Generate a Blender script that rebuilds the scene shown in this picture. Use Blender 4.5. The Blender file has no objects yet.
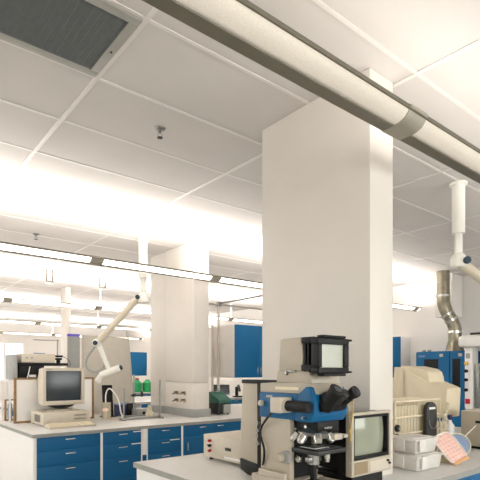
import bpy, bmesh, math, random
from mathutils import Vector, Matrix
random.seed(7)
C = bpy.context.scene.collection
PI = math.pi

# ------------------------------------------------------------ materials
def lin(c):
    return tuple((v/255/12.92 if v/255 <= .04045 else ((v/255+.055)/1.055)**2.4) for v in c) + (1,)
MATS = {}
def mat(name, rgb, rough=.5, metal=0., var=.05, scale=14., bump=0., bscale=120., spec=.5, emit=None, estr=1., alpha=1., trans=0., coat=0.):
    if name in MATS: return MATS[name]
    m = bpy.data.materials.new(name); m.use_nodes = True
    nt = m.node_tree; N = nt.nodes; L = nt.links
    b = N['Principled BSDF']
    tc = N.new('ShaderNodeTexCoord')
    nz = N.new('ShaderNodeTexNoise'); nz.inputs['Scale'].default_value = scale; nz.inputs['Detail'].default_value = 4
    L.new(tc.outputs['Object'], nz.inputs['Vector'])
    c = lin(rgb)
    rp = N.new('ShaderNodeValToRGB')
    rp.color_ramp.elements[0].position = .3; rp.color_ramp.elements[1].position = .7
    rp.color_ramp.elements[0].color = tuple(max(0, v*(1-var)) for v in c[:3]) + (1,)
    rp.color_ramp.elements[1].color = tuple(min(1, v*(1+var)) for v in c[:3]) + (1,)
    L.new(nz.outputs['Fac'], rp.inputs['Fac']); L.new(rp.outputs['Color'], b.inputs['Base Color'])
    b.inputs['Roughness'].default_value = rough; b.inputs['Metallic'].default_value = metal
    b.inputs['Specular IOR Level'].default_value = spec
    b.inputs['Coat Weight'].default_value = coat
    if bump:
        n2 = N.new('ShaderNodeTexNoise'); n2.inputs['Scale'].default_value = bscale; n2.inputs['Detail'].default_value = 3
        L.new(tc.outputs['Object'], n2.inputs['Vector'])
        bp = N.new('ShaderNodeBump'); bp.inputs['Strength'].default_value = bump; bp.inputs['Distance'].default_value = .004
        L.new(n2.outputs['Fac'], bp.inputs['Height']); L.new(bp.outputs['Normal'], b.inputs['Normal'])
    if emit:
        b.inputs['Emission Color'].default_value = lin(emit); b.inputs['Emission Strength'].default_value = estr
    if alpha < 1: b.inputs['Alpha'].default_value = alpha
    if trans: b.inputs['Transmission Weight'].default_value = trans
    MATS[name] = m; return m

def glass_mat(name, tint=(235, 245, 240), clear=.8, rough=.05):
    m = bpy.data.materials.new(name); m.use_nodes = True
    nt = m.node_tree; N = nt.nodes; L = nt.links
    N.remove(N['Principled BSDF'])
    t = N.new('ShaderNodeBsdfTransparent'); t.inputs['Color'].default_value = lin(tint)
    g = N.new('ShaderNodeBsdfPrincipled'); g.inputs['Base Color'].default_value = lin(tint); g.inputs['Roughness'].default_value = rough
    nz = N.new('ShaderNodeTexNoise'); nz.inputs['Scale'].default_value = 9
    mr = N.new('ShaderNodeMapRange'); mr.inputs['To Min'].default_value = 1-clear-.05; mr.inputs['To Max'].default_value = 1-clear+.05
    L.new(nz.outputs['Fac'], mr.inputs['Value'])
    mx = N.new('ShaderNodeMixShader'); L.new(mr.outputs['Result'], mx.inputs['Fac'])
    L.new(t.outputs[0], mx.inputs[1]); L.new(g.outputs[0], mx.inputs[2])
    L.new(mx.outputs[0], N['Material Output'].inputs['Surface'])
    return m

WALL = mat('wall_paint', (236, 232, 227), .6, var=.015, scale=3, bump=.05)
COLM = mat('column_paint', (220, 213, 204), .42, var=.02, scale=4, bump=.03, bscale=60)
TILE = mat('ceiling_tile', (200, 195, 190), .85, var=.03, scale=2.2, bump=.25, bscale=260)
TEE = mat('ceiling_tee', (215, 210, 205), .45, var=.01)
FLOORM = mat('floor_vinyl', (190, 187, 182), .35, var=.08, scale=30)
BENCH = mat('bench_laminate', (205, 203, 199), .33, var=.03, scale=26, bump=.02)
BEDGE = mat('bench_edge', (150, 150, 144), .45, var=.05)
BLUE = mat('blue_laminate', (0, 91, 139), .5, spec=.3, var=.05, scale=3)
WHITE = mat('white_laminate', (238, 235, 231), .4, var=.015)
CHROME = mat('chrome', (210, 210, 205), .22, 1., var=.03)
STEEL = mat('steel', (150, 150, 146), .35, .9, var=.08)
DUCTM = mat('galvanised', (150, 143, 125), .32, .85, var=.22, scale=9)
BEIGE = mat('beige_plastic', (204, 194, 177), .5, var=.03)
CREAM = mat('cream_plastic', (214, 201, 174), .5, var=.03)
INSTR = mat('instrument_paint', (184, 174, 156), .45, var=.03, bump=.05, bscale=300)
KEYM = mat('key_plastic', (228, 216, 190), .5, var=.05, scale=80)
DARK = mat('black_plastic', (10, 10, 10), .5, spec=.3, var=.1)
DKGREY = mat('dark_grey', (40, 41, 41), .5, var=.08)
RUBBER = mat('rubber', (16, 16, 16), .65, var=.1)
SCOPEB = mat('scope_blue', (0, 92, 140), .42, spec=.35, var=.05, scale=9)
SCREEN = mat('dark_screen', (32, 42, 50), .2, var=.25, scale=4, spec=.6)
SCREENG = mat('pale_screen', (150, 153, 134), .12, var=.05, scale=5, spec=.6)
GRNDGL = mat('ground_glass', (172, 174, 160), .22, var=.04, scale=6)
GREEN = mat('green_enamel', (34, 92, 74), .4, var=.08)
GREENB = mat('bright_green', (24, 150, 84), .4, var=.08)
FROST = mat('frosted_plastic', (238, 236, 232), .4, var=.02, trans=.12)
ARMW = mat('arm_white', (236, 233, 224), .38, var=.02)
ARMB = mat('arm_beige', (206, 196, 176), .4, var=.03)
KNOBB = mat('knob_blue', (22, 52, 66), .4, var=.05)
WOOD = mat('wood_trim', (140, 106, 64), .5, var=.2, scale=24)
BOARD = mat('white_board', (240, 237, 232), .35, var=.01)
PEGM = mat('perforated_panel', (196, 189, 176), .55, var=.04)
VENTM = mat('vent_frame', (150, 148, 140), .5, var=.05)
VENTL = mat('vent_mesh', (142, 144, 142), .6, var=.1, scale=40)
BRACK = mat('bracket_grey', (118, 110, 98), .5, var=.05)
SLEEVE = mat('sleeve_grey', (158, 151, 136), .5, var=.04)
RAILM = mat('rail_metal', (112, 106, 91), .45, .1, var=.04)
PINK = mat('pink_plastic', (246, 214, 202), .45, var=.05)
PINK2 = mat('pink_gel', (232, 150, 160), .4, var=.1)
PINK3 = mat('pink_well', (240, 196, 186), .45, var=.05)
ORANGE = mat('orange_plastic', (230, 176, 120), .45, var=.05)
YELLOW = mat('yellow_knob', (226, 182, 32), .4, var=.05)
RED = mat('red_knob', (186, 24, 40), .35, var=.05)
NAVY = mat('navy_plastic', (24, 34, 78), .45, var=.08)
PURPLE = mat('purple_plastic', (96, 84, 190), .5, var=.05)
LTBLUE = mat('pale_blue', (128, 146, 176), .3, var=.06)
BRASS = mat('brass', (190, 160, 96), .3, .9, var=.1)
SPEAK = mat('speaker_grille', (168, 146, 116), .7, var=.15, scale=200)
TRIMG = mat('grey_base', (158, 158, 154), .5, var=.04)
OLIVE = mat('pale_yellow', (206, 196, 150), .4, var=.05)
GLASS = glass_mat('clear_glass')
FROSTT = glass_mat('frosted_tub', (246, 243, 238), .36, .35)
WINGLASS = glass_mat('window_glass', (248, 250, 250), .9)
LABWARE = glass_mat('labware_glass', (246, 240, 222), .5, .2)
LENS = mat('lens_diffuser', (196, 187, 172), .7, var=.08, scale=160, spec=.2, emit=(255, 246, 232), estr=.2)
LENSB = mat('lens_diffuser_bright', (235, 225, 208), .55, var=.05, scale=160, emit=(255, 248, 238), estr=3.2)
TUBE = mat('lamp_tube', (255, 250, 240), .5, var=.01, emit=(255, 240, 218), estr=3.0)

# ------------------------------------------------------------ mesh builder
class MB:
    def __init__(s): s.v = []; s.f = []
    def add(s, vs, fs):
        o = len(s.v); s.v += [tuple(v) for v in vs]; s.f += [tuple(i+o for i in f) for f in fs]; return s
    def bm(s, b, M=None):
        b.verts.ensure_lookup_table(); b.verts.index_update()
        vs = [(M @ v.co if M else v.co.copy()) for v in b.verts]
        fs = [[v.index for v in f.verts] for f in b.faces]; b.free(); return s.add(vs, fs)
    def box(s, x0, x1, y0, y1, z0, z1, bev=0., seg=2, M=None):
        b = bmesh.new(); bmesh.ops.create_cube(b, size=1)
        for v in b.verts: v.co = Vector(((x0+x1)/2+v.co.x*(x1-x0), (y0+y1)/2+v.co.y*(y1-y0), (z0+z1)/2+v.co.z*(z1-z0)))
        if bev: bmesh.ops.bevel(b, geom=list(b.edges), offset=bev, segments=seg, affect='EDGES', profile=.5)
        return s.bm(b, M)
    def hexa(s, lo, hi, bev=0., M=None):      # two quads of four points each (bottom ring, top ring)
        b = bmesh.new(); vs = [b.verts.new(p) for p in list(lo)+list(hi)]
        for f in ((3,2,1,0),(4,5,6,7),(0,1,5,4),(1,2,6,5),(2,3,7,6),(3,0,4,7)): b.faces.new([vs[i] for i in f])
        if bev: bmesh.ops.bevel(b, geom=list(b.edges), offset=bev, segments=2, affect='EDGES', profile=.5)
        return s.bm(b, M)
    def prism(s, pts, ax, a0, a1, bev=0., M=None):  # outline pts in the two other axes, extruded along ax
        def P(p, a): return {'x': (a, p[0], p[1]), 'y': (p[0], a, p[1]), 'z': (p[0], p[1], a)}[ax]
        b = bmesh.new(); n = len(pts)
        A = [b.verts.new(P(p, a0)) for p in pts]; B = [b.verts.new(P(p, a1)) for p in pts]
        b.faces.new(A); b.faces.new(B[::-1])
        for i in range(n): b.faces.new([A[i], B[i], B[(i+1) % n], A[(i+1) % n]])
        bmesh.ops.recalc_face_normals(b, faces=b.faces)
        if bev: bmesh.ops.bevel(b, geom=list(b.edges), offset=bev, segments=2, affect='EDGES', profile=.5)
        return s.bm(b, M)
    def tube(s, path, r, n=12, caps=True):
        P = [Vector(p) for p in path]; R = r if isinstance(r, (list, tuple)) else [r]*len(P)
        vs = []; fs = []; up = None
        for i, p in enumerate(P):
            t = (P[min(i+1, len(P)-1)]-P[max(i-1, 0)])
            if t.length < 1e-9: t = Vector((0, 0, 1))
            t.normalize()
            if up is None:
                up = t.orthogonal().normalized()
            up = (up - t*up.dot(t))
            if up.length < 1e-6: up = t.orthogonal()
            up.normalize(); w = t.cross(up)
            for k in range(n):
                a = 2*PI*k/n; vs.append(p+(up*math.cos(a)+w*math.sin(a))*R[i])
        for i in range(len(P)-1):
            for k in range(n):
                k2 = (k+1) % n; fs.append((i*n+k, i*n+k2, (i+1)*n+k2, (i+1)*n+k))
        if caps: fs.append(tuple(range(n))[::-1]); fs.append(tuple(range((len(P)-1)*n, len(P)*n)))
        return s.add(vs, fs)
    def cyl(s, p0, p1, r0, r1=None, n=20, ch=0.):
        r1 = r0 if r1 is None else r1
        p0 = Vector(p0); p1 = Vector(p1)
        if ch:
            d = (p1-p0).normalized()
            return s.tube([p0, p0+d*1e-4, p0+d*ch, p1-d*ch, p1-d*1e-4, p1], [r0-ch, r0-ch, r0, r1, r1-ch, r1-ch], n)
        d = (p1-p0)*.0005
        return s.tube([p0, p1], [r0, r1], n)
    def lathe(s, prof, c, n=24):                 # (radius, height) profile about a vertical axis at c
        vs = []; fs = []; c = Vector(c)
        for r, z in prof:
            for k in range(n):
                a = 2*PI*k/n; vs.append(c+Vector((r*math.cos(a), r*math.sin(a), z)))
        for i in range(len(prof)-1):
            for k in range(n):
                k2 = (k+1) % n; fs.append((i*n+k, i*n+k2, (i+1)*n+k2, (i+1)*n+k))
        fs.append(tuple(range(n))[::-1]); fs.append(tuple(range((len(prof)-1)*n, len(prof)*n)))
        return s.add(vs, fs)
    def sph(s, c, r, n=16, sx=1, sy=1, sz=1):
        b = bmesh.new(); bmesh.ops.create_uvsphere(b, u_segments=n, v_segments=max(8, n//2), radius=r)
        return s.bm(b, Matrix.Translation(c) @ Matrix.Diagonal((sx, sy, sz, 1)))
    def off(s, d): s.v = [(v[0]+d[0], v[1]+d[1], v[2]+d[2]) for v in s.v]; return s
    def xf(s, M): s.v = [tuple(M @ Vector(v)) for v in s.v]; return s

def obj(name, mb, m, parent=None, label=None, loc=None, ang=35):
    me = bpy.data.meshes.new(name); me.from_pydata(mb.v, [], mb.f)
    b = bmesh.new(); b.from_mesh(me); bmesh.ops.recalc_face_normals(b, faces=b.faces); b.to_mesh(me); b.free()
    me.shade_smooth(); me.set_sharp_from_angle(angle=math.radians(ang))
    me.materials.append(m)
    o = bpy.data.objects.new(name, me); C.objects.link(o)
    if parent: o.parent = parent
    if loc: o.location = loc
    if label: o['label'] = label
    return o
def thing(name, label, cat, loc=(0, 0, 0), rz=0., group=None):
    o = bpy.data.objects.new(name, None); C.objects.link(o); o.empty_display_size = .05
    o.location = loc; o.rotation_euler = (0, 0, rz); o['label'] = label; o['category'] = cat
    if group: o['group'] = group
    return o
def tag(o, label, cat, group=None):
    o['label'] = label; o['category'] = cat
    if group: o['group'] = group
    return o
def struct(name, mb, m, parent=None, label=None):
    o = obj(name, mb, m, parent); o['kind'] = 'structure'
    if label: o['label'] = label
    return o
def dup(root, loc, label, rz=None, group=None):
    r = root.copy(); C.objects.link(r); r.location = loc; r['label'] = label
    if rz is not None: r.rotation_euler = (0, 0, rz)
    if group: r['group'] = group
    for ch in list(root.children):
        c = ch.copy(); C.objects.link(c); c.parent = r
        for g in list(ch.children):
            d = g.copy(); C.objects.link(d); d.parent = c
    return r
def arc(p0, p1, p2, n=10):                       # quadratic curve through control p1
    p0, p1, p2 = Vector(p0), Vector(p1), Vector(p2)
    return [p0*(1-t)**2+p1*2*t*(1-t)+p2*t*t for t in [i/n for i in range(n+1)]]
def spline(pts, n=8):
    P = [Vector(p) for p in pts]; P = [P[0]*2-P[1]]+P+[P[-1]*2-P[-2]]; out = []
    for i in range(1, len(P)-2):
        for k in range(n):
            t = k/n; a, b, c, d = P[i-1:i+3]
            out.append(.5*((2*b)+(c-a)*t+(2*a-5*b+4*c-d)*t*t+(3*b-a-3*c+d)*t**3))
    return out+[P[-2]]

H = 3.2; BT = .895
UPW, DAYF, LEFT_FILL = 145, 18.5, 13
XL, XR, YN, YF = -3., 8.5, -3.2, 17.5

# ------------------------------------------------------------ the setting
struct('floor', MB().box(XL-.1, XR+.1, YN-.1, YF+.1, -.1, 0), FLOORM)
struct('ceiling', MB().box(XL-.1, XR+.1, YN-.1, YF+.1, H, H+.1), TILE)
g = MB()
k = -2
x = 1.115-3*1.398
while x < XR:
    g.box(x-.014, x+.014, YN, YF, H-.006, H+.002); x += 1.398
y = 1.477-6*.598
while y < YF:
    g.box(XL, XR, y-.010, y+.010, H-.005, H+.002); y += .598
struct('trim_1', g, TEE)
struct('wall_right', MB().box(XR, XR+.12, YN, YF, 0, H), WALL)
# unseen windows: those behind the camera inferred, left-wall ones added for side light
def window_wall(name, along, pos, sgn, a0, a1, spans, z0, z1, watts, num, col=(1., .958, .915)):
    def bx(m, u0, u1, d0, d1, za, zb):
        d0, d1 = sorted((pos+sgn*d0, pos+sgn*d1))
        return m.box(u0, u1, d0, d1, za, zb) if along == 'x' else m.box(d0, d1, u0, u1, za, zb)
    m = MB(); bx(m, a0, a1, 0, .12, 0, z0); bx(m, a0, a1, 0, .12, z1, H)
    e = [a0]+[v for p in spans for v in p]+[a1]
    for i in range(0, len(e), 2): bx(m, e[i], e[i+1], 0, .12, z0, z1)
    struct(name, m, WALL)
    for k, (u0, u1) in enumerate(spans):
        f = MB()
        for za, zb in ((z0, z0+.05), (z1-.05, z1), ((z0+z1)/2-.02, (z0+z1)/2+.02)): bx(f, u0, u1, .03, .08, za, zb)
        n_ = 3
        for i in range(n_+1):
            uu = u0+(u1-u0-.05)*i/n_; bx(f, uu, uu+.05, .025, .085, z0, z1)
        w_ = struct('window_%d' % (num+k), f, WHITE)
        struct('window_pane', bx(MB(), u0, u1, .052, .057, z0, z1), WINGLASS, w_)
        L_ = bpy.data.lights.new('unseen_daylight', 'AREA'); L_.shape = 'RECTANGLE'; L_.size = u1-u0; L_.size_y = z1-z0; L_.energy = watts*(u1-u0)*(z1-z0); L_.color = col
        o_ = bpy.data.objects.new('unseen_daylight', L_); C.objects.link(o_)
        if along == 'x': o_.location = ((u0+u1)/2, pos+sgn*.10, (z0+z1)/2); o_.rotation_euler = (PI/2*-sgn*-1 if False else (-PI/2 if sgn < 0 else PI/2), 0, 0); o_.rotation_euler = (PI/2 if sgn < 0 else -PI/2, 0, PI if False else 0)
        else: o_.location = (pos+sgn*.10, (u0+u1)/2, (z0+z1)/2); o_.rotation_euler = (PI/2, 0, -PI/2 if sgn < 0 else PI/2)
        aim = Vector((0, -sgn, 0)) if along == 'x' else Vector((-sgn, 0, 0))
        o_.rotation_euler = aim.to_track_quat('-Z', 'Z').to_euler()
window_wall('wall_front', 'x', YN, -1, XL, XR, [(-2.4, .2), (.8, 3.4), (4.0, 7.4)], 1.0, 2.75, DAYF, 11)
window_wall('wall_left', 'y', XL, -1, YN, YF, [(3.4, 6.6), (7.4, 11.)], 1.0, 2.75, LEFT_FILL, 21)  # left windows and their lamps are added to light the left-facing sides
struct('baseboard_right', MB().box(XR-.015, XR, YN, YF, 0, .1), TRIMG)
# far wall with a band of windows
wb = MB(); WX = [(-2.4, -.2), (.2, 2.4), (2.8, 4.72)]
wb.box(XL, XR, YF, YF+.12, 0, 1.1); wb.box(XL, XR, YF, YF+.12, 2.5, H)
xs = [XL]+[v for p in WX for v in p]+[XR]
for i in range(0, len(xs), 2): wb.box(xs[i], xs[i+1], YF, YF+.12, 1.1, 2.5)
struct('wall_back', wb, WALL)
for i, (a, b_) in enumerate(WX):
    fr = MB()
    for z0, z1 in ((1.1, 1.16), (2.44, 2.5), (1.78, 1.82)): fr.box(a, b_, YF+.02, YF+.08, z0, z1)
    for xx in (a, a+(b_-a)/3-.02, a+(b_-a)*2/3-.02, b_-.05): fr.box(xx, xx+.05, YF+.015, YF+.085, 1.1, 2.5)
    w = struct('window_%d' % (i+1), fr, WHITE)
    struct('window_pane', MB().box(a, b_, YF+.045, YF+.051, 1.1, 2.5), WINGLASS, w)

# columns standing through the island benches
def column(x0, x1, y0, y1, seam=None, ext=None):
    m = MB().box(x0, x1, y0, y1, BT if not seam else seam+.002, H-.001, .004)
    if seam: m.box(x0-.002, x1+.002, y0-.002, y1, BT, seam-.002, .004)
    if ext: m.box(x0+.02, x1-.02, y1+.004, y1+ext, BT, H-.001, .004)
    return m
struct('column', column(2.26, 2.485, 1.613, 2.516), COLM)
struct('column', column(3.485, 3.72, 5.20, 5.92, 1.345, .47), COLM)
struct('column', column(3.40, 3.50, 9.7, 10.0), COLM)
for (x0, x1, y0, y1) in ((3.485, 3.72, 5.20, 6.39),):
    t = MB().box(x0-.02, x1+.02, y0-.02, y1+.02, BT, BT+.105, .004)
    struct('trim_2', t, TRIMG)

# ------------------------------------------------------------ ceiling fittings
t = thing('return_air_grille', 'dark grey slatted air grille recessed in the ceiling', 'vent', (.416, 2.3685, H))
fr = MB(); W2, D2 = .685, .285
for a in ((-W2, W2, -D2, -D2+.05), (-W2, W2, D2-.05, D2), (-W2, -W2+.05, -D2+.05, D2-.05), (W2-.05, W2, -D2+.05, D2-.05)): fr.box(*a, -.016, -.006, .003)
obj('frame', fr, VENTM, t)
lv = MB()
lv.box(-W2+.05, W2-.05, -D2+.05, D2-.05, -.003, -.001)
for i in range(60):
    yy = -D2+.052+i*.0079
    lv.hexa([(-W2+.05, yy, -.012), (W2-.05, yy, -.012), (W2-.05, yy+.006, -.006), (-W2+.05, yy+.006, -.006)], [(-W2+.05, yy, -.010), (W2-.05, yy, -.010), (W2-.05, yy+.006, -.004), (-W2+.05, yy+.006, -.004)])
for i in range(36):
    xx = -W2+.06+i*.0355; lv.box(xx, xx+.0015, -D2+.05, D2-.05, -.009, -.002)
obj('grille', lv, VENTL, t)
for px_, py_ in ((W2-.025, .02), (-W2+.025, .02), (.05, -D2+.025), (.05, D2-.025)): obj('screw', MB().cyl((px_, py_, -.0195), (px_, py_, -.0155), .006, n=10), DARK, t)
def sprinkler(loc, label):
    t = thing('sprinkler_head', label, 'sprinkler', loc, group='ceiling sprinklers')
    obj('escutcheon', MB().lathe([(.012, -.018), (.03, -.014), (.04, -.004), (.041, 0)], (0, 0, 0)), STEEL, t)
    obj('body', MB().cyl((0, 0, -.035), (0, 0, -.016), .011, n=12).tube([(.012, 0, -.034), (.017, 0, -.048), (.004, 0, -.064)], .0028, 6).tube([(-.012, 0, -.034), (-.017, 0, -.048), (-.004, 0, -.064)], .0028, 6), STEEL, t)
    obj('deflector', MB().lathe([(.004, -.07), (.02, -.068), (.021, -.065), (.004, -.063)], (0, 0, 0), 12), DKGREY, t)
    return t
sp = sprinkler((1.69, 2.95, H-.001), 'chrome sprinkler head on the grey ceiling tile nearer the air grille')
dup(sp, (1.805, 6.2, H-.001), 'small sprinkler head further off, above the second pendant light')

# pendant lights: luminous curved wings on a solid metal spine, lamps above
LX0, LX1 = -2.6, 8.25
JX = [2.0+1.53*i for i in range(-3, 5)]
def pendant(yc, label, cables, z0=2.62, lens=None):
    t = thing('pendant_light', label, 'light', (0, yc, z0), group='linear pendant lights')
    sp = MB().prism([(-.026, 0), (.026, 0), (.03, .006), (.03, .014), (-.03, .014), (-.03, .006)], 'x', LX0, LX1)
    sp.box(LX0, LX1, -.006, .006, .012, .05)
    obj('spine', sp, RAILM, t)
    prof = [(.03+.074*math.sin(PI/2*i/8), .052-.048*math.cos(PI/2*i/8)) for i in range(9)]
    inner = [(p[0]-.003, p[1]+.003) for p in prof][::-1]
    obj('lens', MB().prism([(-p[0], p[1]) for p in prof+inner], 'x', LX0, LX1), LENSB if yc > 2 else LENS, t, ang=60)
    obj('rail', MB().box(LX0, LX1, -.113, -.104, .044, .062, .002), RAILM, t)
    obj('reflector', MB().prism([(.0305, .004), (.036, .004), (.080, .062), (.074, .062)], 'x', LX0, LX1), RAILM, t)
    obj('rail', MB().box(LX0, LX1, .0745, .084, .0625, .072, .002), RAILM, t)
    obj('end_cap', MB().prism([(-.115, .064), (-.115, .045), (-.08, .012), (-.03, -.002), (.03, -.002), (.086, .064)], 'x', LX1, LX1+.012), RAILM, t)
    for x in JX:
        pr = [(-.116, .064), (-.116, .048)]+[(-.03-.0775*math.sin(PI/2*i/6), .050-.0515*math.cos(PI/2*i/6)) for i in range(6, -1, -1)]
        pr = pr+[(.034, -.0015), (.087, .072), (.082, .072)]
        obj('joint_sleeve', MB().prism(pr, 'x', x-.07, x+.07), SLEEVE, t)
    for y in (-.05, .05):
        obj('lamp_tube', MB().cyl((LX0+.05, y, .05), (LX1-.05, y, .05), .012, n=8), TUBE, t)
    for x in cables:
        c = obj('hanger', MB().cyl((x, 0, .04), (x, 0, H-z0-.001), .006, n=8).lathe([(.03, H-z0-.03), (.035, H-z0-.002), (.01, H-z0-.0015)], (x, 0, 0), 12), ARMW, t)
    L = bpy.data.lights.new('uplight', 'AREA'); L.shape = 'RECTANGLE'; u0 = 1.7 if yc < 2 else LX0+.05; L.size = LX1-.05-u0; L.size_y = .17
    L.energy = UPW*(.22 if yc < 2 else 1. if yc < 6 else 1.6)*L.size/10.75; L.color = (1., .962, .935)
    o = bpy.data.objects.new('uplight_%.0f' % yc, L); C.objects.link(o); o.location = ((u0+LX1-.05)/2, yc, z0+.068); o.rotation_euler = (PI, 0, 0)
    return t
pendant(1.277, 'long pendant light crossing the top of the view, nearest the camera', (.35, 3.4, 7.2))
pendant(4.868, 'long pendant light passing in front of the taps column, second from the camera', (.5, 5.2, 7.95))
pendant(8.459, 'long pendant light over the third island, third from the camera', (.5, 3.6, 6.66))
pendant(12.05, 'thin distant pendant light, fourth from the camera', (2.0, 5.06))
pendant(15.64, 'thin pendant light by the far windows, most distant of the five', (2.0, 5.06))
def bracket(loc, label):
    t = thing('ceiling_bracket', label, 'bracket', loc, group='ceiling brackets of the third light')
    obj('rod', MB().cyl((-.05, 0, -.2), (-.05, 0, 0), .013, n=8), BRACK, t); obj('rod', MB().cyl((.05, 0, -.2), (.05, 0, 0), .013, n=8), BRACK, t)
    obj('foot_plate', MB().lathe([(.03, -.235), (.075, -.225), (.08, -.21), (.065, -.2)], (0, 0, 0), 16), BRACK, t)
    return t
br = bracket((2.62, 8.25, H-.001), 'double rod metal bracket under the ceiling, left of the grey far column')
dup(br, (3.55, 8.25, H-.001), 'double rod metal bracket under the ceiling, above the arm elbow')

# ------------------------------------------------------------ extraction arms
def farm(base, pts, name_label, wide_to, nz_dir):
    b = Vector(base)
    t = thing('extraction_arm', name_label, 'extraction arm', base, group='ceiling extraction arms')
    P = [Vector(p)-b for p in pts]
    obj('ceiling_tube', MB().cyl((0, 0, wide_to-H), (0, 0, 0), .056, n=24, ch=.004).lathe([(.056, -.03), (.075, -.02), (.075, -.001)], (0, 0, 0)), ARMW, t)
    j = P[0]
    obj('drop_tube', MB().cyl((-.034, 0, j.z), (-.034, 0, wide_to-H), .012, n=10).cyl((.034, 0, j.z), (.034, 0, wide_to-H), .012, n=10).cyl((0, 0, j.z+.05), (0, 0, wide_to-H), .034, n=16), ARMW, t)
    obj('shoulder_joint', MB().cyl((j.x, j.y, j.z-.05), (j.x, j.y, j.z+.05), .07, n=20, ch=.015).sph((j.x, j.y, j.z+.02), .07), ARMW, t)
    return t, P
def knob_at(t, p, d, r=.03):
    p = Vector(p); d = Vector(d).normalized()
    obj('knob', MB().cyl(p, p+d*.03, r, n=14, ch=.005), KNOBB, t)
camd = Vector((-.63, -.77, 0))
# left arm
t, P = farm((2.96, 5.6, H-.001), [(2.96, 5.6, 2.43), (2.495, 5.97, 1.86), (2.625, 5.863, 1.49)], 'white jointed extraction arm hanging folded over the bench with the computer', 2.70, None)
a, b_ = P[0], P[1]
s0 = a+Vector((-.05, .03, .02))
obj('upper_arm', MB().cyl(s0, b_, .045, n=20, ch=.006), ARMB, t)
obj('elbow_joint', MB().sph(b_, .062).cyl(b_+camd*-.05, b_+camd*.07, .045, n=18, ch=.01), ARMW, t)
obj('lower_arm', MB().cyl(b_+Vector((.02, -.015, -.03)), P[2], .034, .03, n=18), ARMW, t)
nz = obj('nozzle', MB().cyl(P[2]+Vector((-.1, .08, -.05)), P[2]+Vector((.10, -.082, .05)), .048, n=20, ch=.01).cyl(P[2]+Vector((-.1, .06, -.05)), P[2]+Vector((-.13, .09, -.13)), .035, .045, n=16), ARMW, t)
knob_at(t, s0+camd*.04, camd); knob_at(t, b_+camd*.07, camd); knob_at(t, P[2]+Vector((.10, -.082, .05)), (.77, -.63, .4), .03)
hp = spline([b_+Vector((-.03, 0, -.05)), b_+Vector((-.10, .09, -.2)), b_+Vector((-.1, .08, -.32)), b_+Vector((-.02, .01, -.37)), b_+Vector((.06, -.05, -.32)), b_+Vector((.10, -.08, -.2))])
obj('hose', MB().tube(hp, .013, 10), TRIMG, t)
# right arm
t, P = farm((4.27, 2.10, H-.001), [(4.27, 2.10, 2.485), (4.86, 1.61, 1.90), (4.83, 1.72, 1.45)], 'white jointed extraction arm beside the metal flue above the near island', 2.74, None)
obj('upper_arm', MB().cyl(P[0]+Vector((.03, -.025, -.02)), P[1], .045, n=20, ch=.006), ARMB, t)
obj('elbow_joint', MB().sph(P[1], .062), ARMW, t)
obj('lower_arm', MB().cyl(P[1], P[2], .034, .03, n=18), ARMW, t)
obj('nozzle', MB().cyl(P[2]+Vector((0, 0, .03)), P[2]+Vector((0, 0, -.12)), .035, .06, n=20), ARMW, t)
knob_at(t, P[0]+Vector((.03, -.03, .0))+camd*.06, camd, .033)

# ------------------------------------------------------------ island benches
def cabinet(x0, x1, yf, fronts, label, group, dep=.55, post=0.):
    w = x1-x0
    t = thing('base_cabinet', label, 'cabinet', (x0, yf, 0), group=group)
    bd = MB().box(0, w, .02, dep, .08, .8645).box(.01, w-.01, .06, dep, 0, .085)
    bd.box(0, .013, 0, .03, .08, .8645).box(w-.013, w, 0, .03, .08, .8645).box(.013, w-.013, .003, .03, .856, .8645)
    obj('body', bd, WHITE, t)
    for (kind, a, b_, z0, z1, hx) in fronts:
        f = obj(kind, MB().box(.014+a*(w-.028)+.001, .014+b_*(w-.028)-.001, -.001, .019, z0+.0008, z1-.0008, .001), BLUE, t)
        hx = .014+hx*(w-.028)
        if kind == 'drawer':
            hm = MB().box(hx-.05, hx+.05, -.022, -.016, z1-.038, z1-.028, .002).box(hx-.046, hx-.04, -.018, 0, z1-.036, z1-.03).box(hx+.04, hx+.046, -.018, 0, z1-.036, z1-.03)
        else:
            hm = MB().box(hx-.005, hx+.005, -.022, -.016, z1-.16, z1-.06, .002).box(hx-.003, hx+.003, -.018, 0, z1-.155, z1-.149).box(hx-.003, hx+.003, -.018, 0, z1-.071, z1-.065)
        obj('handle', hm, CHROME, f)
    return t
DR = [('drawer', 0, 1, .716, .856, .5), ('drawer', 0, 1, .566, .716, .5), ('drawer', 0, 1, .34, .566, .5), ('drawer', 0, 1, .09, .34, .5)]
DD = [('drawer', 0, .5, .716, .856, .3), ('drawer', .5, 1, .716, .856, .6), ('door', 0, .5, .09, .716, .06), ('door', .5, 1, .09, .716, .94)]
GB = 'blue cabinets under the back island'
YB = 4.785
cabinet(1.386, 2.05, YB, DR, 'wide blue drawer cabinet under the desktop computer at the island end', GB, dep=1.0)
c2 = cabinet(2.05, 2.52, YB, DR, 'narrow blue drawer cabinet left of the white filler strip', GB, dep=1.0)
ob = obj('label_holder', MB().box(.36, .455, -.006, -.001, .832, .842), WHITE, c2)
ob = obj('label_holder', MB().box(.34, .455, -.006, -.001, .700, .710), WHITE, c2)
c3 = cabinet(2.575, 3.04, YB, DR, 'narrow blue drawer cabinet right of the white filler strip', GB, dep=1.0)
obj('label_holder', MB().box(.30, .425, -.006, -.001, .700, .710), WHITE, c3)
cabinet(3.04, 3.96, YB, DD, 'wide blue cabinet of doors and drawers below the taps column', GB, dep=1.0)
cabinet(3.96, 4.86, YB, DD, 'blue door cabinet behind the grey power supply and microscope', GB, dep=1.0)
cabinet(4.86, 5.78, YB, DD, 'blue door cabinet at the far end of the back island', GB, dep=1.0)
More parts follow.
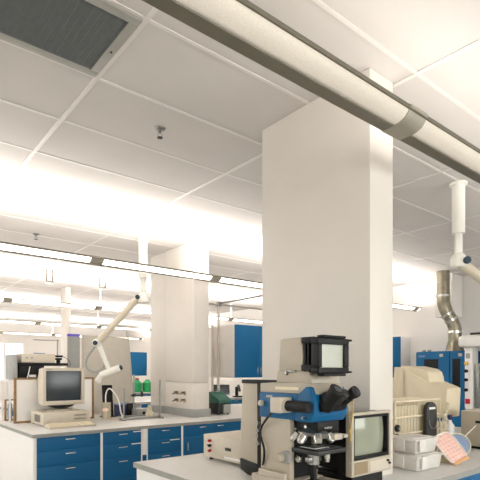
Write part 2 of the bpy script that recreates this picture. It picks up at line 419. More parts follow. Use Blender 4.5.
fs = thing('filler_panel', 'white filler strip with blue panel between two narrow drawer cabinets', 'panel', (2.52, YB, 0))
obj('strip', MB().box(.003, .052, 0, .02, .57, .8645), WHITE, fs); obj('lower_panel', MB().box(.003, .052, 0, .02, .0, .568), BLUE, fs)
tag(obj('end_panel', MB().box(1.366, 1.3855, YB-.01, 6.84, 0, .8645, .002), WHITE), 'white end panel closing the left end of the back island', 'panel')
def worktop(x0, x1, y0, y1, label):
    t = thing('worktop', label, 'worktop', (x0, y0, .865), group='island worktops')
    obj('slab', MB().box(.004, x1-x0-.004, .004, y1-y0-.004, 0, .0299, .002), BENCH, t)
    e = MB()
    for a in ((0, x1-x0, 0, .0039), (0, x1-x0, y1-y0-.0039, y1-y0), (0, .0039, .0039, y1-y0-.0039), (x1-x0-.0039, x1-x0, .0039, y1-y0-.0039)): e.box(*a, -.003, .0295)
    obj('edge_band', e, BEDGE, t)
    return t
worktop(1.35, 5.8, 4.75, 6.86, 'grey worktop of the back island carrying the desktop computer')
tag(obj('back_panel', MB().box(1.386, 5.78, 5.80, 6.84, .0, .8645), WHITE), 'white carcass along the rear half of the back island', 'panel')
# near island
GN = 'blue cabinets under the near island'
for i, (a, b_, lb) in enumerate(((1.50, 2.4, 'below the microscope'), (2.4, 3.3, 'below the white tubs'), (3.3, 4.2, 'below the drying rack'), (4.2, 5.1, 'below the extraction arm'))):
    cabinet(a, b_, 1.40, DD, 'blue door cabinet of the near island, ' + lb, GN, dep=.75)
tag(obj('end_panel', MB().box(1.48, 1.4995, 1.39, 2.89, 0, .8645, .002), WHITE), 'white end panel closing the left end of the near island', 'panel')
tag(obj('back_panel', MB().box(1.50, 5.1, 2.16, 2.88, 0, .8645), WHITE), 'white carcass along the rear half of the near island', 'panel')
worktop(1.465, 5.12, 1.37, 2.91, 'pale grey worktop of the near island carrying the microscope')
# third island, behind
GT = 'blue cabinets under the third island'
for i, (a, b_, lb) in enumerate(((2.0, 2.9, 'behind the framed board'), (2.9, 3.8, 'behind the retort stand'), (4.4, 5.3, 'hidden behind the taps column'), (5.3, 6.2, 'behind the green instrument'), (6.2, 7.1, 'below the distant dark screen'))):
    cabinet(a, b_, 8.42, DD, 'distant blue cabinet of the third island, ' + lb, GT, dep=.9)
tag(obj('back_panel', MB().box(2.0, 7.1, 9.33, 10.4, 0, .8645), WHITE), 'white carcass along the rear of the third island', 'panel')
worktop(1.98, 7.12, 8.39, 10.42, 'pale worktop of the third island carrying the distant dark screen')
# fourth island far off
GF = 'blue cabinets under the fourth island'
for i, (a, b_, lb) in enumerate(((5.0, 5.9, 'left below the green bottles'), (5.9, 6.8, 'below the green bottles'))):
    cabinet(a, b_, 12.02, DD, 'far blue cabinet of the fourth island, ' + lb, GF, dep=.9)
worktop(3.4, 7.12, 12.0, 13.6, 'pale worktop of the fourth island carrying the green bottles')
tag(obj('back_panel', MB().box(3.42, 4.98, 12.02, 13.5, 0, .8645), WHITE), 'white carcass at the near end of the fourth island', 'panel')

# wall cabinets
def wallcab(loc, w, d, h, label, rz=0., group='blue wall cabinets', nd=2):
    t = thing('wall_cabinet', label, 'cabinet', loc, rz, group)
    obj('body', MB().box(0, w, .02, d, 0, h, .002), WHITE if d < 1 else INSTR, t)
    for i in range(nd):
        f = obj('door', MB().box(i*w/nd+.002, (i+1)*w/nd-.002, 0, .019, .002, h-.002, .002), BLUE, t)
        hx = (i+1)*w/nd-.03 if i % 2 == 0 else i*w/nd+.03
        obj('handle', MB().box(hx-.005, hx+.005, -.022, -.014, .04, .16, .002).box(hx-.003, hx+.003, -.016, 0, .05, .056).box(hx-.003, hx+.003, -.016, 0, .144, .15), CHROME, f)
    return t
wallcab((4.41, 5.50, 1.40), .92, .70, .79, 'blue wall cabinet between the two columns, its cream side showing', nd=2)
wallcab((5.34, 5.50, 1.40), .44, .70, .79, 'blue wall cabinet next along, hidden behind the near column', nd=1)
wallcab((5.35, 12.9, 1.36), 1.6, .35, .70, 'distant blue wall cabinet above the green bottles', nd=3)
wallcab((8.15, 6.75, 1.37), 1.62, .345, .79, 'blue wall cabinet on the right wall, just past the near column', rz=-PI/2, nd=2)
# service poles and pipe frame
pf = thing('pipe_frame', 'slim poles with pipe rails above the cream side of the wall cabinet', 'pipe frame', (4.38, 5.87, BT))
for (dx, dy, top) in ((0, 0, 1.62), (.0, .16, 1.32)):
    obj('pole', MB().box(dx-.015, dx+.015, dy-.015, dy+.015, 0, top, .003), PEGM, pf)
obj('rail', MB().cyl((0, 0, 1.62), (1.6, 0, 1.62), .014, n=10), STEEL, pf)
obj('rail', MB().cyl((.03, .0, 1.64), (.03, -1.5, 1.64), .014, n=10), STEEL, pf)
obj('rail', MB().cyl((-.35, .05, 1.62), (.03, 0.02, 1.62), .012, n=10), STEEL, pf)
obj('clamp', MB().box(-.035, .035, -.035, .035, 1.59, 1.66, .004), STEEL, pf)

# ------------------------------------------------------------ back island: the desktop computer group
dc = thing('desktop_computer', 'beige desktop computer case under the large monitor', 'computer', (1.633, 5.36, BT))
obj('case', MB().box(0, .525, 0, .46, .012, .148, .006), BEIGE, dc)
obj('front_bezel', MB().box(0, .525, -.012, .001, .012, .148, .004), BEIGE, dc)
obj('disk_drive', MB().box(.33, .48, -.016, -.011, .095, .125, .002), INSTR, dc); obj('disk_drive', MB().box(.33, .48, -.016, -.011, .055, .085, .002), INSTR, dc)
obj('slot', MB().box(.345, .465, -.0175, -.0155, .107, .111), DKGREY, dc); obj('slot', MB().box(.345, .465, -.0175, -.0155, .067, .071), DKGREY, dc)
obj('power_button', MB().box(.04, .065, -.017, -.011, .04, .055, .002), INSTR, dc)
vm = MB()
for i in range(7): vm.box(-.0015, .001, .1+i*.03, .115+i*.03, .04, .12)
obj('vent', vm, DKGREY, dc)
for fx, fy in ((.03, .03), (.495, .03), (.03, .43), (.495, .43)): obj('foot', MB().cyl((fx, fy, 0), (fx, fy, .013), .014, n=10), RUBBER, dc)

def crt(t, w, h, bodym, scrm, dep=.42, zb=0., slope=.7, bez=.035):
    # front at y=0 facing -y, centred on x
    bz = MB(); z0 = zb
    W = w/2
    for a in ((-W, W, z0, z0+bez*1.35), (-W, W, z0+h-bez, z0+h), (-W, -W+bez, z0+bez*1.35, z0+h-bez), (W-bez, W, z0+bez*1.35, z0+h-bez)):
        bz.box(a[0], a[1], -.02, .03, a[2], a[3], .004)
    obj('bezel', bz, bodym, t)
    b = MB().hexa([(-W+.002, .028, z0+.002), (W-.002, .028, z0+.002), (W-.01, dep*.4, z0+.012), (-W+.01, dep*.4, z0+.012)], [(-W+.002, .028, z0+h-.002), (W-.002, .028, z0+h-.002), (W-.012, dep*.4, z0+h-.012), (-W+.012, dep*.4, z0+h-.012)], .005)
    b.hexa([(-W+.012, dep*.4-.01, z0+.014), (W-.012, dep*.4-.01, z0+.014), (W*slope, dep, z0+.05), (-W*slope, dep, z0+.05)], [(-W+.014, dep*.4-.01, z0+h-.014), (W-.014, dep*.4-.01, z0+h-.014), (W*slope, dep, z0+h*slope), (-W*slope, dep, z0+h*slope)], .012)
    obj('housing', b, bodym, t)
    # curved glass
    n = 10; vs = []; fs = []
    x0, x1, y0, y1 = -W+bez, W-bez, z0+bez*1.35, z0+h-bez
    for i in range(n+1):
        for j in range(n+1):
            u, v = i/n*2-1, j/n*2-1
            vs.append((x0+(x1-x0)*i/n, .004+.014*(u*u+v*v)/2-.004, y0+(y1-y0)*j/n))
    for i in range(n):
        for j in range(n): fs.append((i*(n+1)+j, (i+1)*(n+1)+j, (i+1)*(n+1)+j+1, i*(n+1)+j+1))
    o = MB().add(vs, fs)
    vb = [(v[0], v[1]+.008, v[2]) for v in vs]; o.add(vb, [f[::-1] for f in fs])
    obj('screen', o, scrm, t)
mn = thing('computer_monitor', 'large beige monitor with dark screen on the desktop case', 'monitor', (1.905, 5.50, BT+.148), .02)
obj('swivel_base', MB().lathe([(.15, 0), (.155, .012), (.12, .022), (.05, .03)], (0, .1, 0)), BEIGE, mn)
obj('swivel_neck_shaded', MB().lathe([(.06, .025), (.13, .05), (.16, .072)], (0, .1, 0)), DKGREY, mn)  # dark grey stands for the shaded gap under the monitor
crt(mn, .475, .42, BEIGE, SCREEN, dep=.40, zb=.072)
obj('badge', MB().box(-.20, -.14, -.0215, -.0195, .474, .479), DKGREY, mn)
obj('control_panel', MB().box(.10, .21, -.024, -.019, .085, .1, .002), INSTR, mn)
kb = thing('keyboard', 'beige computer keyboard lying in front of the desktop case', 'keyboard', (1.86, 5.16, BT), .03)
obj('shell', MB().hexa([(-.255, -.09, 0), (.255, -.09, 0), (.255, .09, 0), (-.255, .09, 0)], [(-.25, -.088, .018), (.25, -.088, .018), (.25, .088, .04), (-.25, .088, .04)], .004), INSTR, kb)
km = MB()
for r in range(5):
    for c in range(20):
        if c in (14,): continue
        x0 = -.235+c*.0238; y0 = -.07+r*.03; zt = .018+(y0+.088+.012)/.176*.022
        km.box(x0, x0+.02, y0, y0+.025, zt-.003, zt+.008)
zt = .0295
km.hexa([(-.237, -.072, .0155), (.237, -.072, .0155), (.237, .078, .036), (-.237, .078, .036)], [(-.237, -.072, .0205), (.237, -.072, .0205), (.237, .078, .040), (-.237, .078, .040)])
kk = obj('keypad', km, KEYM, kb)
# framed board
fb = thing('framed_board', 'white board in a brown wooden frame standing behind the computer', 'board', (1.955, 5.92, BT), .0)
obj('panel', MB().box(-.455, .455, 0, .012, .015, .51), BOARD, fb)
fm = MB()
for a in ((-.475, .475, 0, .022), (-.475, .475, .505, .525), (-.475, -.45, .022, .505), (.45, .475, .022, .505)): fm.box(a[0], a[1], -.012, .022, a[2], a[3], .002)
obj('frame', fm, WOOD, fb)
# instruments on a tall stand behind the board
st = thing('equipment_stand', 'pale stand hidden behind the framed board, carrying stacked instruments', 'stand', (1.74, 6.28, BT))
obj('stand_top', MB().box(-.28, .34, -.2, .2, .475, .50, .003), WHITE, st)
for a, c in ((-.27, -.19), (.31, -.19), (-.27, .17), (.31, .17)): obj('leg', MB().box(a, a+.02, c, c+.02, 0, .475), WHITE, st)
tag(obj('grey_unit', MB().box(-.29, -.23, -.15, .15, .0005, .30, .005).box(-.295, -.29, -.1, .1, .04, .26), TRIMG, loc=(1.80, 6.27, BT+.50)), 'narrow grey upright unit at the left of the stacked instruments', 'instrument')
bu = thing('black_unit', 'black instrument with white cables on top of the framed board stand', 'instrument', (1.76, 6.27, BT+.50))
obj('case', MB().box(-.17, .12, -.15, .15, .001, .17, .006), DARK, bu)
obj('connector', MB().box(-.06, .02, -.165, -.149, .03, .06, .003), WHITE, bu)
obj('cable', MB().tube(spline([(-.05, -.16, .16), (-.07, -.17, .08), (-.09, -.172, .012), (-.12, -.19, .009)]), .006, 8), WHITE, bu)
tag(obj('shelf_slab', MB().box(-.18, .42, -.14, .16, 0, .035, .004), DARK, loc=(1.76, 6.27, BT+.671)), 'black slab lying across the black instrument', 'slab')
bi = thing('bench_instrument', 'cream instrument box topmost of the stack behind the board', 'instrument', (1.78, 6.27, BT+.7065))
obj('case', MB().box(-.16, .24, -.13, .14, 0, .11, .006), BEIGE, bi)
obj('blue_tray', MB().box(.02, .14, -.06, .04, .1095, .125, .003), LTBLUE, bi)
for px_ in (-.1, -.04): obj('dial', MB().cyl((px_, -.14, .06), (px_, -.129, .06), .012, n=12), TRIMG, bi)
cs = thing('clamp_stand', 'small dark clamp stand with rods beside the cream instrument', 'stand', (2.09, 6.27, BT+.7065))
obj('post', MB().cyl((0, 0, 0), (0, 0, .30), .008, n=10), STEEL, cs)
obj('clamp', MB().box(-.05, .05, -.03, .02, .04, .065, .004).box(-.04, .06, -.03, .03, .075, .10, .004).cyl((-.02, -.03, .02), (.02, -.03, .02), .02), DARK, cs)
obj('cross_bar', MB().cyl((-.3, 0, .29), (.02, 0, .29), .006, n=8), STEEL, cs)
obj('wire', MB().tube(spline([(.03, 0, .09), (.12, -.01, .06), (.16, -.02, -.02), (.10, -.02, -.05)]), .004, 6), DKGREY, cs)
# desk lamp at far left and vial rack
dl = thing('desk_lamp', 'white desk lamp with round dark blue head at the left edge', 'lamp', (1.62, 6.62, BT))
obj('base', MB().lathe([(.08, 0), (.085, .015), (.03, .025)], (0, 0, 0)), WHITE, dl)
obj('stem', MB().tube(spline([(0, 0, .02), (-.05, 0, .35), (-.06, 0, .80), (.0, 0, .62), (.03, 0, .55)]), .012, 10), WHITE, dl)
obj('lamp_head', MB().sph((.05, -.01, .53), .062, sz=.8, sx=1.1), NAVY, dl)
vr = thing('vial_rack', 'small wooden rack holding a blue vial left of the framed board', 'rack', (1.53, 6.30, BT))
rk = MB()
for a in ((-.06, -.045, 0, .26), (.045, .06, 0, .26), (-.045, .045, 0, .015), (-.045, .045, .245, .26)): rk.box(a[0], a[1], -.03, .03, a[2], a[3], .002)
obj('frame', rk, WOOD, vr)
tag(obj('vial', MB().lathe([(.026, 0), (.028, .01), (.028, .18), (.015, .2), (.015, .215)], (0, 0, 0), 16), LTBLUE, loc=(1.53, 6.30, BT+.016)), 'pale blue vial standing inside the small wooden rack', 'vial')
# perforated partition panel
pp = thing('perforated_panel', 'large cream panel with holed edges standing behind the framed board', 'panel', (2.5, 6.5, BT))
obj('panel', MB().prism([(0, 0), (.80, 0), (.70, 1.085), (0, 1.105)], 'y', -.012, .012), PEGM, pp)
for sd in (0, 1):
    hm = MB()
    for i in range(34):
        z = .03+i*.032; xx = .02 if sd == 0 else .785-.1*z/1.085
        hm.cyl((xx, -.0135, z), (xx, -.0115, z), .007, n=8)
    obj('hole_strip', hm, TRIMG, pp)
for a in (.06, .62): obj('foot', MB().box(a, a+.05, -.1, .1, 0, .012), STEEL, pp)
sp2 = thing('side_panel', 'narrow pale grey panel with purple top edge beside the cream panel', 'panel', (2.32, 6.56, BT))
obj('panel', MB().box(0, .17, -.01, .01, 0, 1.08), TRIMG, sp2); obj('top_strip', MB().box(0, .17, -.012, .012, 1.08, 1.115), PURPLE, sp2)
# retort frame on the bench
rf = thing('double_retort_stand', 'steel double rod retort stand on a long base', 'retort stand', (2.86, 5.43, BT))
obj('base', MB().box(-.29, .27, -.022, .022, .008, .03, .004).box(-.29, -.25, -.07, .07, .0, .02, .003).box(.23, .27, -.07, .07, 0, .02, .003), STEEL, rf)
obj('rod', MB().cyl((-.25, 0, .02), (-.25, 0, .40), .011, n=10), STEEL, rf)
obj('rod', MB().cyl((.25, 0, .02), (.25, 0, .49), .011, n=10), STEEL, rf)
rs = thing('retort_stand', 'single rod retort stand with clamp behind the double rod one', 'retort stand', (2.88, 5.70, BT))
obj('base', MB().box(-.12, .10, -.07, .07, 0, .014, .003), STEEL, rs)
obj('rod', MB().cyl((0, 0, .01), (0, 0, .56), .010, n=10), STEEL, rs)
obj('clamp', MB().box(-.02, .02, -.02, .02, .27, .31, .004).cyl((-.06, -.03, .29), (.1, -.03, .29), .008, n=8).cyl((.1, -.03, .27), (.1, -.03, .34), .018, n=12), DKGREY, rs)
def flask(loc, label, m=None, s=1.):
    prof = [(.055, 0), (.06, .012), (.02, .11), (.018, .15), (.021, .155)]
    return tag(obj('flask', MB().lathe([(a*s, b*s) for a, b in prof], (0, 0, 0), 18), m or LABWARE, loc=loc), label, 'flask')
flask((3.06, 5.63, BT), 'clear conical flask right of the single rod stand', s=.95)
flask((3.14, 5.72, BT), 'squat clear conical flask beside the taps column base', s=.8)
hp_ = thing('hot_plate', 'low grey hotplate with dial behind the retort stands', 'hotplate', (3.12, 5.92, BT))
obj('case', MB().box(-.12, .10, -.09, .09, .0, .085, .008), TRIMG, hp_)
obj('plate', MB().box(-.11, .09, -.08, .08, .0855, .095, .003), STEEL, hp_); obj('dial', MB().cyl((-.03, -.105, .04), (-.03, -.089, .04), .018, n=14), DARK, hp_)
tag(obj('tilted_screen', MB().box(-.07, .07, -.012, .012, 0, .42, .005, M=Matrix.Rotation(-.12, 4, 'X')).box(-.09, .09, -.06, .06, 0, .012), DARK, loc=(2.66, 5.99, BT)), 'thin black upright panel right of the framed board', 'panel')
bb = thing('reagent_box', 'small dark blue open box beside the black upright panel', 'box', (2.86, 6.06, BT))
obj('box', MB().box(-.07, .07, -.05, .05, 0, .15, .004), NAVY, bb); obj('lid', MB().box(-.073, .073, -.053, .053, .15, .17, .003), LTBLUE, bb)
b2 = thing('reagent_box', 'small black box next to the dark blue reagent box', 'box', (3.02, 6.10, BT))
obj('box', MB().box(-.06, .06, -.05, .05, 0, .16, .004), DARK, b2); obj('lid', MB().box(-.063, .063, -.053, .053, .16, .172, .003), STEEL, b2)
pb = thing('sample_jar', 'small clear jar with a pink lid right of the framed board', 'jar', (2.50, 5.72, BT))
obj('jar', MB().lathe([(.032, 0), (.034, .008), (.034, .09), (.03, .1)], (0, 0, 0), 18), LABWARE, pb); obj('lid', MB().cyl((0, 0, .1005), (0, 0, .135), .036, n=16, ch=.005), PINK, pb)
bk = thing('beaker', 'glass beaker with white tubing beside the black upright panel', 'beaker', (2.55, 5.80, BT))
obj('vessel', MB().lathe([(.05, 0), (.055, .01), (.055, .2), (.058, .205)], (0, 0, 0), 18), LABWARE, bk)
tag(obj('tubing', MB().tube(spline([(2.55, 5.80, BT+.03), (2.54, 5.80, BT+.3), (2.58, 5.76, BT+.38), (2.66, 5.70, BT+.25), (2.68, 5.66, BT+.08), (2.69, 5.60, BT+.012)]), .009, 8), WHITE), 'white plastic tubing arching from the beaker down to the bench', 'tubing')
tag(obj('rubber_tube', MB().tube(spline([(2.52, 5.62, BT+.008), (2.62, 5.54, BT+.008), (2.72, 5.56, BT+.008), (2.80, 5.60, BT+.009)]), .006, 8), PINK), 'thin reddish tube lying on the bench by the retort stands', 'tubing')
for y, z, lb in ((5.60, 1.205, 'upper gas tap, farther from the column corner'), (5.42, 1.205, 'upper gas tap, nearer the column corner'), (5.60, 1.105, 'lower gas tap, farther from the column corner'), (5.42, 1.105, 'lower gas tap, nearer the column corner')):
    gt = thing('gas_tap', lb, 'tap', (3.4835, y, z), group='gas taps on the column')
    obj('flange', MB().cyl((-.006, 0, 0), (0, 0, 0), .028, n=16), BRASS, gt)
    obj('nozzle', MB().cyl((-.05, 0, 0), (-.005, 0, 0), .011, n=10).cyl((-.085, .0, -.015), (-.045, 0, 0), .007, .009, n=8), STEEL, gt)
    obj('lever', MB().box(-.04, -.028, -.03, .03, .008, .02, .003), DKGREY, gt)
# green instrument right of the column
gi = thing('green_instrument', 'dark green wedge topped instrument right of the taps column', 'instrument', (4.05, 5.42, BT))
obj('hood', MB().prism([(-.16, .16), (.16, .16), (.16, .31), (.06, .31), (-.16, .20)][::1], 'x', -.11, .11, .006), GREEN, gi)
obj('base', MB().box(-.10, .10, -.12, .15, .012, .16, .004), DKGREY, gi)
obj('chute', MB().box(-.03, .09, -.16, -.119, .02, .14, .004), TRIMG, gi)
for a, c in ((-.08, -.1), (.08, -.1), (-.08, .12), (.08, .12)): obj('foot', MB().cyl((a, c, 0), (a, c, .013), .015, n=10), RUBBER, gi)
tr = thing('instrument_tray', 'shallow tray of small dark tools right of the green instrument', 'tray', (4.72, 5.22, BT))
obj('tray', MB().box(-.22, .25, -.1, .12, 0, .02, .003).box(-.22, .25, -.1, -.09, .02, .05).box(-.22, .25, .11, .12, .02, .05), ARMB, tr)
tag(obj('tool', MB().box(-.12, .1, -.03, .03, 0, .05, .01), DKGREY, loc=(4.66, 5.22, BT+.0205)), 'dark hand tool lying in the shallow tray', 'tool')
tag(obj('cable_coil', MB().tube([(.07*math.cos(i*.4), .05*math.sin(i*.4), .008+.0006*i) for i in range(48)], .006, 6), RUBBER, loc=(4.40, 5.20, BT)), 'coil of black cable between the green instrument and tray', 'cable')
# distant desk items
dm = thing('computer_monitor', 'distant dark tilted screen on the third island', 'monitor', (6.62, 8.75, BT), -.5)
obj('screen', MB().box(-.19, .19, -.015, .015, .06, .30, .006, M=Matrix.Rotation(-.25, 4, 'X')), SCREEN, dm); obj('stand', MB().box(-.1, .1, -.06, .1, 0, .02, .003).box(-.03, .03, .0, .03, .02, .1), DARK, dm)
mi = thing('microscope', 'distant small dark microscope beside the tilted screen', 'microscope', (7.0, 8.62, BT))
obj('base', MB().box(-.09, .09, -.1, .1, 0, .03, .006), DARK, mi); obj('arm', MB().box(-.03, .03, .03, .08, .03, .24, .006), DARK, mi); obj('tube', MB().cyl((0, -.06, .14), (0, 0, .28), .03, n=14), DKGREY, mi)
for i, (x, lb) in enumerate(((6.42, 'left one of two green bottles on the far island'), (6.74, 'right one of two green bottles on the far island'))):
    gb = thing('storage_bottle', lb, 'bottle', (x, 12.5, BT), group='green bottles on the far island')
    obj('bottle', MB().lathe([(.13, 0), (.14, .02), (.14, .26), (.06, .33), (.05, .36)], (0, 0, 0), 20), GREENB, gb); obj('cap', MB().cyl((0, 0, .36), (0, 0, .40), .055, n=14), RED if i == 0 else WHITE, gb)
# box on 4th island for the pale clutter
for i, (x, y, w, h, m, lb) in enumerate(((3.9, 12.5, .5, .38, WHITE, 'white carton farthest left on the far island'), (4.7, 12.6, .5, .45, BEIGE, 'beige equipment case on the far island'), (2.55, 8.9, .45, .32, WHITE, 'white carton on the third island near its left end'))):
    t = thing('storage_box', lb, 'box', (x, y, BT)); obj('box', MB().box(-w/2, w/2, -.2, .2, 0, h*.8, .006), m, t); obj('lid', MB().box(-w/2-.01, w/2+.01, -.21, .21, h*.8, h, .006), m, t)

# ------------------------------------------------------------ near island: power supply
ps = thing('power_supply', 'low cream power supply box with red knobs on the near island', 'power supply', (1.90, 2.28, BT))
obj('case', MB().box(.006, .34, 0, .435, .022, .172, .005), BEIGE, ps)
obj('front_panel', MB().box(-.002, .006, .0, .435, .022, .172, .002), BEIGE, ps)
for z, m, nm in ((.135, RED, 'red_terminal'), (.103, DARK, 'black_terminal'), (.068, RED, 'red_terminal')):
    obj(nm, MB().cyl((-.026, .35, z), (-.002, .35, z), .009, n=14, ch=.003), m, ps)
obj('lever', MB().box(-.012, -.002, .352, .385, .100, .106, .001), DARK, ps)
obj('meter_window', MB().box(-.005, -.002, .13, .19, .088, .108, .001), DKGREY, ps)
obj('name_strip', MB().box(-.004, -.0015, .03, .20, .035, .05), WHITE, ps)
for a, c in ((.04, .04), (.3, .04), (.04, .40), (.3, .40)): obj('foot', MB().cyl((a, c, 0), (a, c, .023), .014, n=10), RUBBER, ps)

# ------------------------------------------------------------ the photomicroscope  (side plane X=1.66, front toward -Y)
MX, MY = 1.76, 1.62
ms = thing('microscope', 'large cream and blue photomicroscope with projection screen and eyepieces', 'microscope', (MX, MY, BT))
def L(mb): return mb.off((-MX, -MY, -BT))
obj('base', L(MB().box(1.62, 1.88, 1.475, 1.66, BT+.012, .964, .008).box(1.63, 1.88, 1.62, 1.90, BT+.012, .970, .008)), INSTR, ms)
for a, c in ((1.65, 1.51), (1.86, 1.51), (1.66, 1.86), (1.86, 1.86)): obj('foot', L(MB().cyl((a, c, BT), (a, c, BT+.014), .016, n=12)), RUBBER, ms)
obj('column', L(MB().box(1.66, 1.69, 1.645, 1.858, .966, 1.27, .004).box(1.69, 1.83, 1.70, 1.858, .966, 1.27).box(1.83, 1.86, 1.645, 1.858, .966, 1.27, .004)), INSTR, ms)
obj('inner_panel', L(MB().box(1.691, 1.829, 1.66, 1.699, .97, 1.262)), DARK, ms, 'black recessed panel')
obj('rear_foot_plate', L(MB().box(1.635, 1.66, 1.66, 1.85, .965, 1.0, .004)), INSTR, ms)
blue = MB().prism([(1.862, 1.264), (1.862, 1.391), (1.56, 1.391), (1.56, 1.264)][::-1], 'x', 1.655, 1.865, .004)
blue.prism([(1.60, 1.262), (1.575, 1.391), (1.525, 1.428), (1.49, 1.425), (1.466, 1.36), (1.47, 1.30), (1.49, 1.262)][::-1], 'x', 1.640, 1.88, .008)
obj('blue_arm', L(blue), SCOPEB, ms, 'blue band and boxy head')
lg = MB()
for i in range(4): lg.box(1.6535, 1.6555, 1.765+i*.012, 1.773+i*.012, 1.366, 1.378)
obj('maker_mark', L(lg), BEIGE, ms)
obj('pedestal', L(MB().prism([(1.86, 1.391), (1.86, 1.437), (1.76, 1.443), (1.50, 1.443), (1.47, 1.392)][::-1], 'x', 1.658, 1.862, .004).prism([(1.74, 1.443), (1.73, 1.500), (1.52, 1.500), (1.50, 1.443)][::-1], 'x', 1.658, 1.862, .003)), INSTR, ms)
obj('title_strip', L(MB().box(1.6555, 1.6582, 1.585, 1.745, 1.408, 1.423)), KEYM, ms)
obj('camera_head', L(MB().prism([(1.718, 1.500), (1.708, 1.652), (1.69, 1.658), (1.56, 1.660), (1.555, 1.500)][::-1], 'x', 1.655, 1.865, .005)), INSTR, ms)
obj('latch', L(MB().box(1.648, 1.656, 1.60, 1.66, 1.495, 1.503, .002).box(1.645, 1.656, 1.655, 1.67, 1.48, 1.503, .002)), STEEL, ms)
bl = MB().box(1.665, 1.855, 1.515, 1.558, 1.508, 1.650)
for i in range(3): bl.box(1.65-.004*(i % 2), 1.85+.004*(i % 2), 1.485+i*.024, 1.497+i*.024, 1.497, 1.657, .003)
for zz in (1.500, 1.628): bl.box(1.640, 1.668, 1.478, 1.556, zz, zz+.030, .006)
obj('bellows', L(bl), DARK, ms)
sf = MB()
for a in ((1.632, 1.846, 1.488, 1.516), (1.632, 1.846, 1.622, 1.652), (1.632, 1.654, 1.516, 1.622), (1.812, 1.846, 1.516, 1.622)): sf.box(a[0], a[1], 1.435, 1.485, a[2], a[3], .004)
sf.box(1.655, 1.815, 1.428, 1.47, 1.652, 1.664, .004).box(1.655, 1.815, 1.428, 1.47, 1.476, 1.488, .004).box(1.842, 1.862, 1.43, 1.45, 1.49, 1.50, .002).box(1.842, 1.862, 1.43, 1.45, 1.64, 1.65, .002)
obj('screen_frame', L(sf), DARK, ms)
obj('ground_glass', L(MB().box(1.651, 1.823, 1.446, 1.456, 1.507, 1.633)), GRNDGL, ms)
def eyepiece(p0, p1, r0, r1, cup):
    p0, p1 = Vector(p0), Vector(p1); d = (p1-p0)
    e = obj('eyepiece', L(MB().tube([p0, p0+d*.35, p0+d*.36, p0+d*.72, p0+d*.73, p1], [r0, r0, r0*.94, r0*.9, r1, r1], 22)), DARK, ms)
    q = p1+d.normalized()*cup
    obj('eyecup', L(MB().tube([p1, p1+d.normalized()*cup*.3, q-d.normalized()*.002, q], [r1*1.02, r1*1.12, r1*1.12, r1*.9], 22)), RUBBER, e)
    obj('eye_lens', L(MB().cyl(q, q+d.normalized()*.0012, r1*.6, n=16)), SCREEN, e)
obj('binocular_block', L(MB().prism([(1.485, 1.305), (1.475, 1.385), (1.445, 1.41), (1.41, 1.385), (1.435, 1.318)][::-1], 'x', 1.672, 1.83, .012)), DARK, ms)
eyepiece((1.70, 1.462, 1.332), (1.70, 1.392, 1.410), .037, .033, .012)
eyepiece((1.80, 1.455, 1.355), (1.80, 1.382, 1.395), .031, .025, .028)
obj('diopter_ring', L(MB().cyl((1.752, 1.44, 1.36), (1.752, 1.378, 1.403), .022, n=18, ch=.004)), DKGREY, ms)
# side lamp housing and filter barrel
obj('lamp_housing', L(MB().box(1.575, 1.656, 1.627, 1.696, 1.300, 1.374, .004)), BEIGE, ms)
obj('lamp_ring', L(MB().cyl((1.615, 1.612, 1.335), (1.615, 1.628, 1.335), .030, n=20)), BEIGE, ms)
obj('filter_barrel', L(MB().cyl((1.615, 1.478, 1.335), (1.615, 1.614, 1.335), .0265, n=22, ch=.003)), DARK, ms)
obj('side_knob', L(MB().cyl((1.632, 1.838, 1.335), (1.656, 1.838, 1.335), .015, n=18, ch=.004)), BEIGE, ms)
obj('set_screw', L(MB().cyl((1.622, 1.53, 1.282), (1.642, 1.53, 1.282), .006, n=12)), STEEL, ms)
# nosepiece
obj('nosepiece_arm', L(MB().prism([(1.66, 1.175), (1.66, 1.263), (1.495, 1.263), (1.495, 1.205), (1.56, 1.212), (1.64, 1.205)][::-1], 'x', 1.692, 1.845, .004)), DARK, ms)
mk = MB()
for i in range(6): mk.box(1.74+i*.009, 1.746+i*.009, 1.4935, 1.4955, 1.226, 1.236-.003*(i % 3 == 1))
obj('maker_plate', L(mk), TRIMG, ms)
obj('turret', L(MB().lathe([(.04, .0), (.078, .008), (.082, .02), (.062, .04), (.035, .05)], (0, 0, 0), 26).xf(Matrix.Translation((1.735, 1.56, 1.184)) @ Matrix.Rotation(.12, 4, 'X') @ Matrix.Rotation(.12, 4, 'Y'))), STEEL, ms)
for i, (ax, ay, ln) in enumerate(((-.045, .064, .05), (-.066, .005, .05), (-.040, -.055, .046), (.035, -.06, .044), (.055, .02, .044))):
    p = Vector((1.735+ax*.9, 1.56+ay, 1.198)); d = Vector((ax*.9, ay*.9, -.08)).normalized()
    ob_ = obj('objective', L(MB().tube([p, p+d*ln*.6, p+d*ln*.61, p+d*ln*.87, p+d*ln], [.0215, .0215, .0195, .018, .010], 18)), CHROME, ms)
obj('analyser_slide', L(MB().box(1.76, 1.82, 1.45, 1.495, 1.176, 1.204, .004).box(1.815, 1.845, 1.44, 1.47, 1.183, 1.2, .004)), BEIGE, ms)
obj('clamp_screw', L(MB().cyl((1.675, 1.625, 1.22), (1.693, 1.625, 1.22), .006, n=12)), STEEL, ms)
obj('clamp_screw', L(MB().cyl((1.675, 1.56, 1.236), (1.693, 1.56, 1.236), .008, n=12)), CHROME, ms)
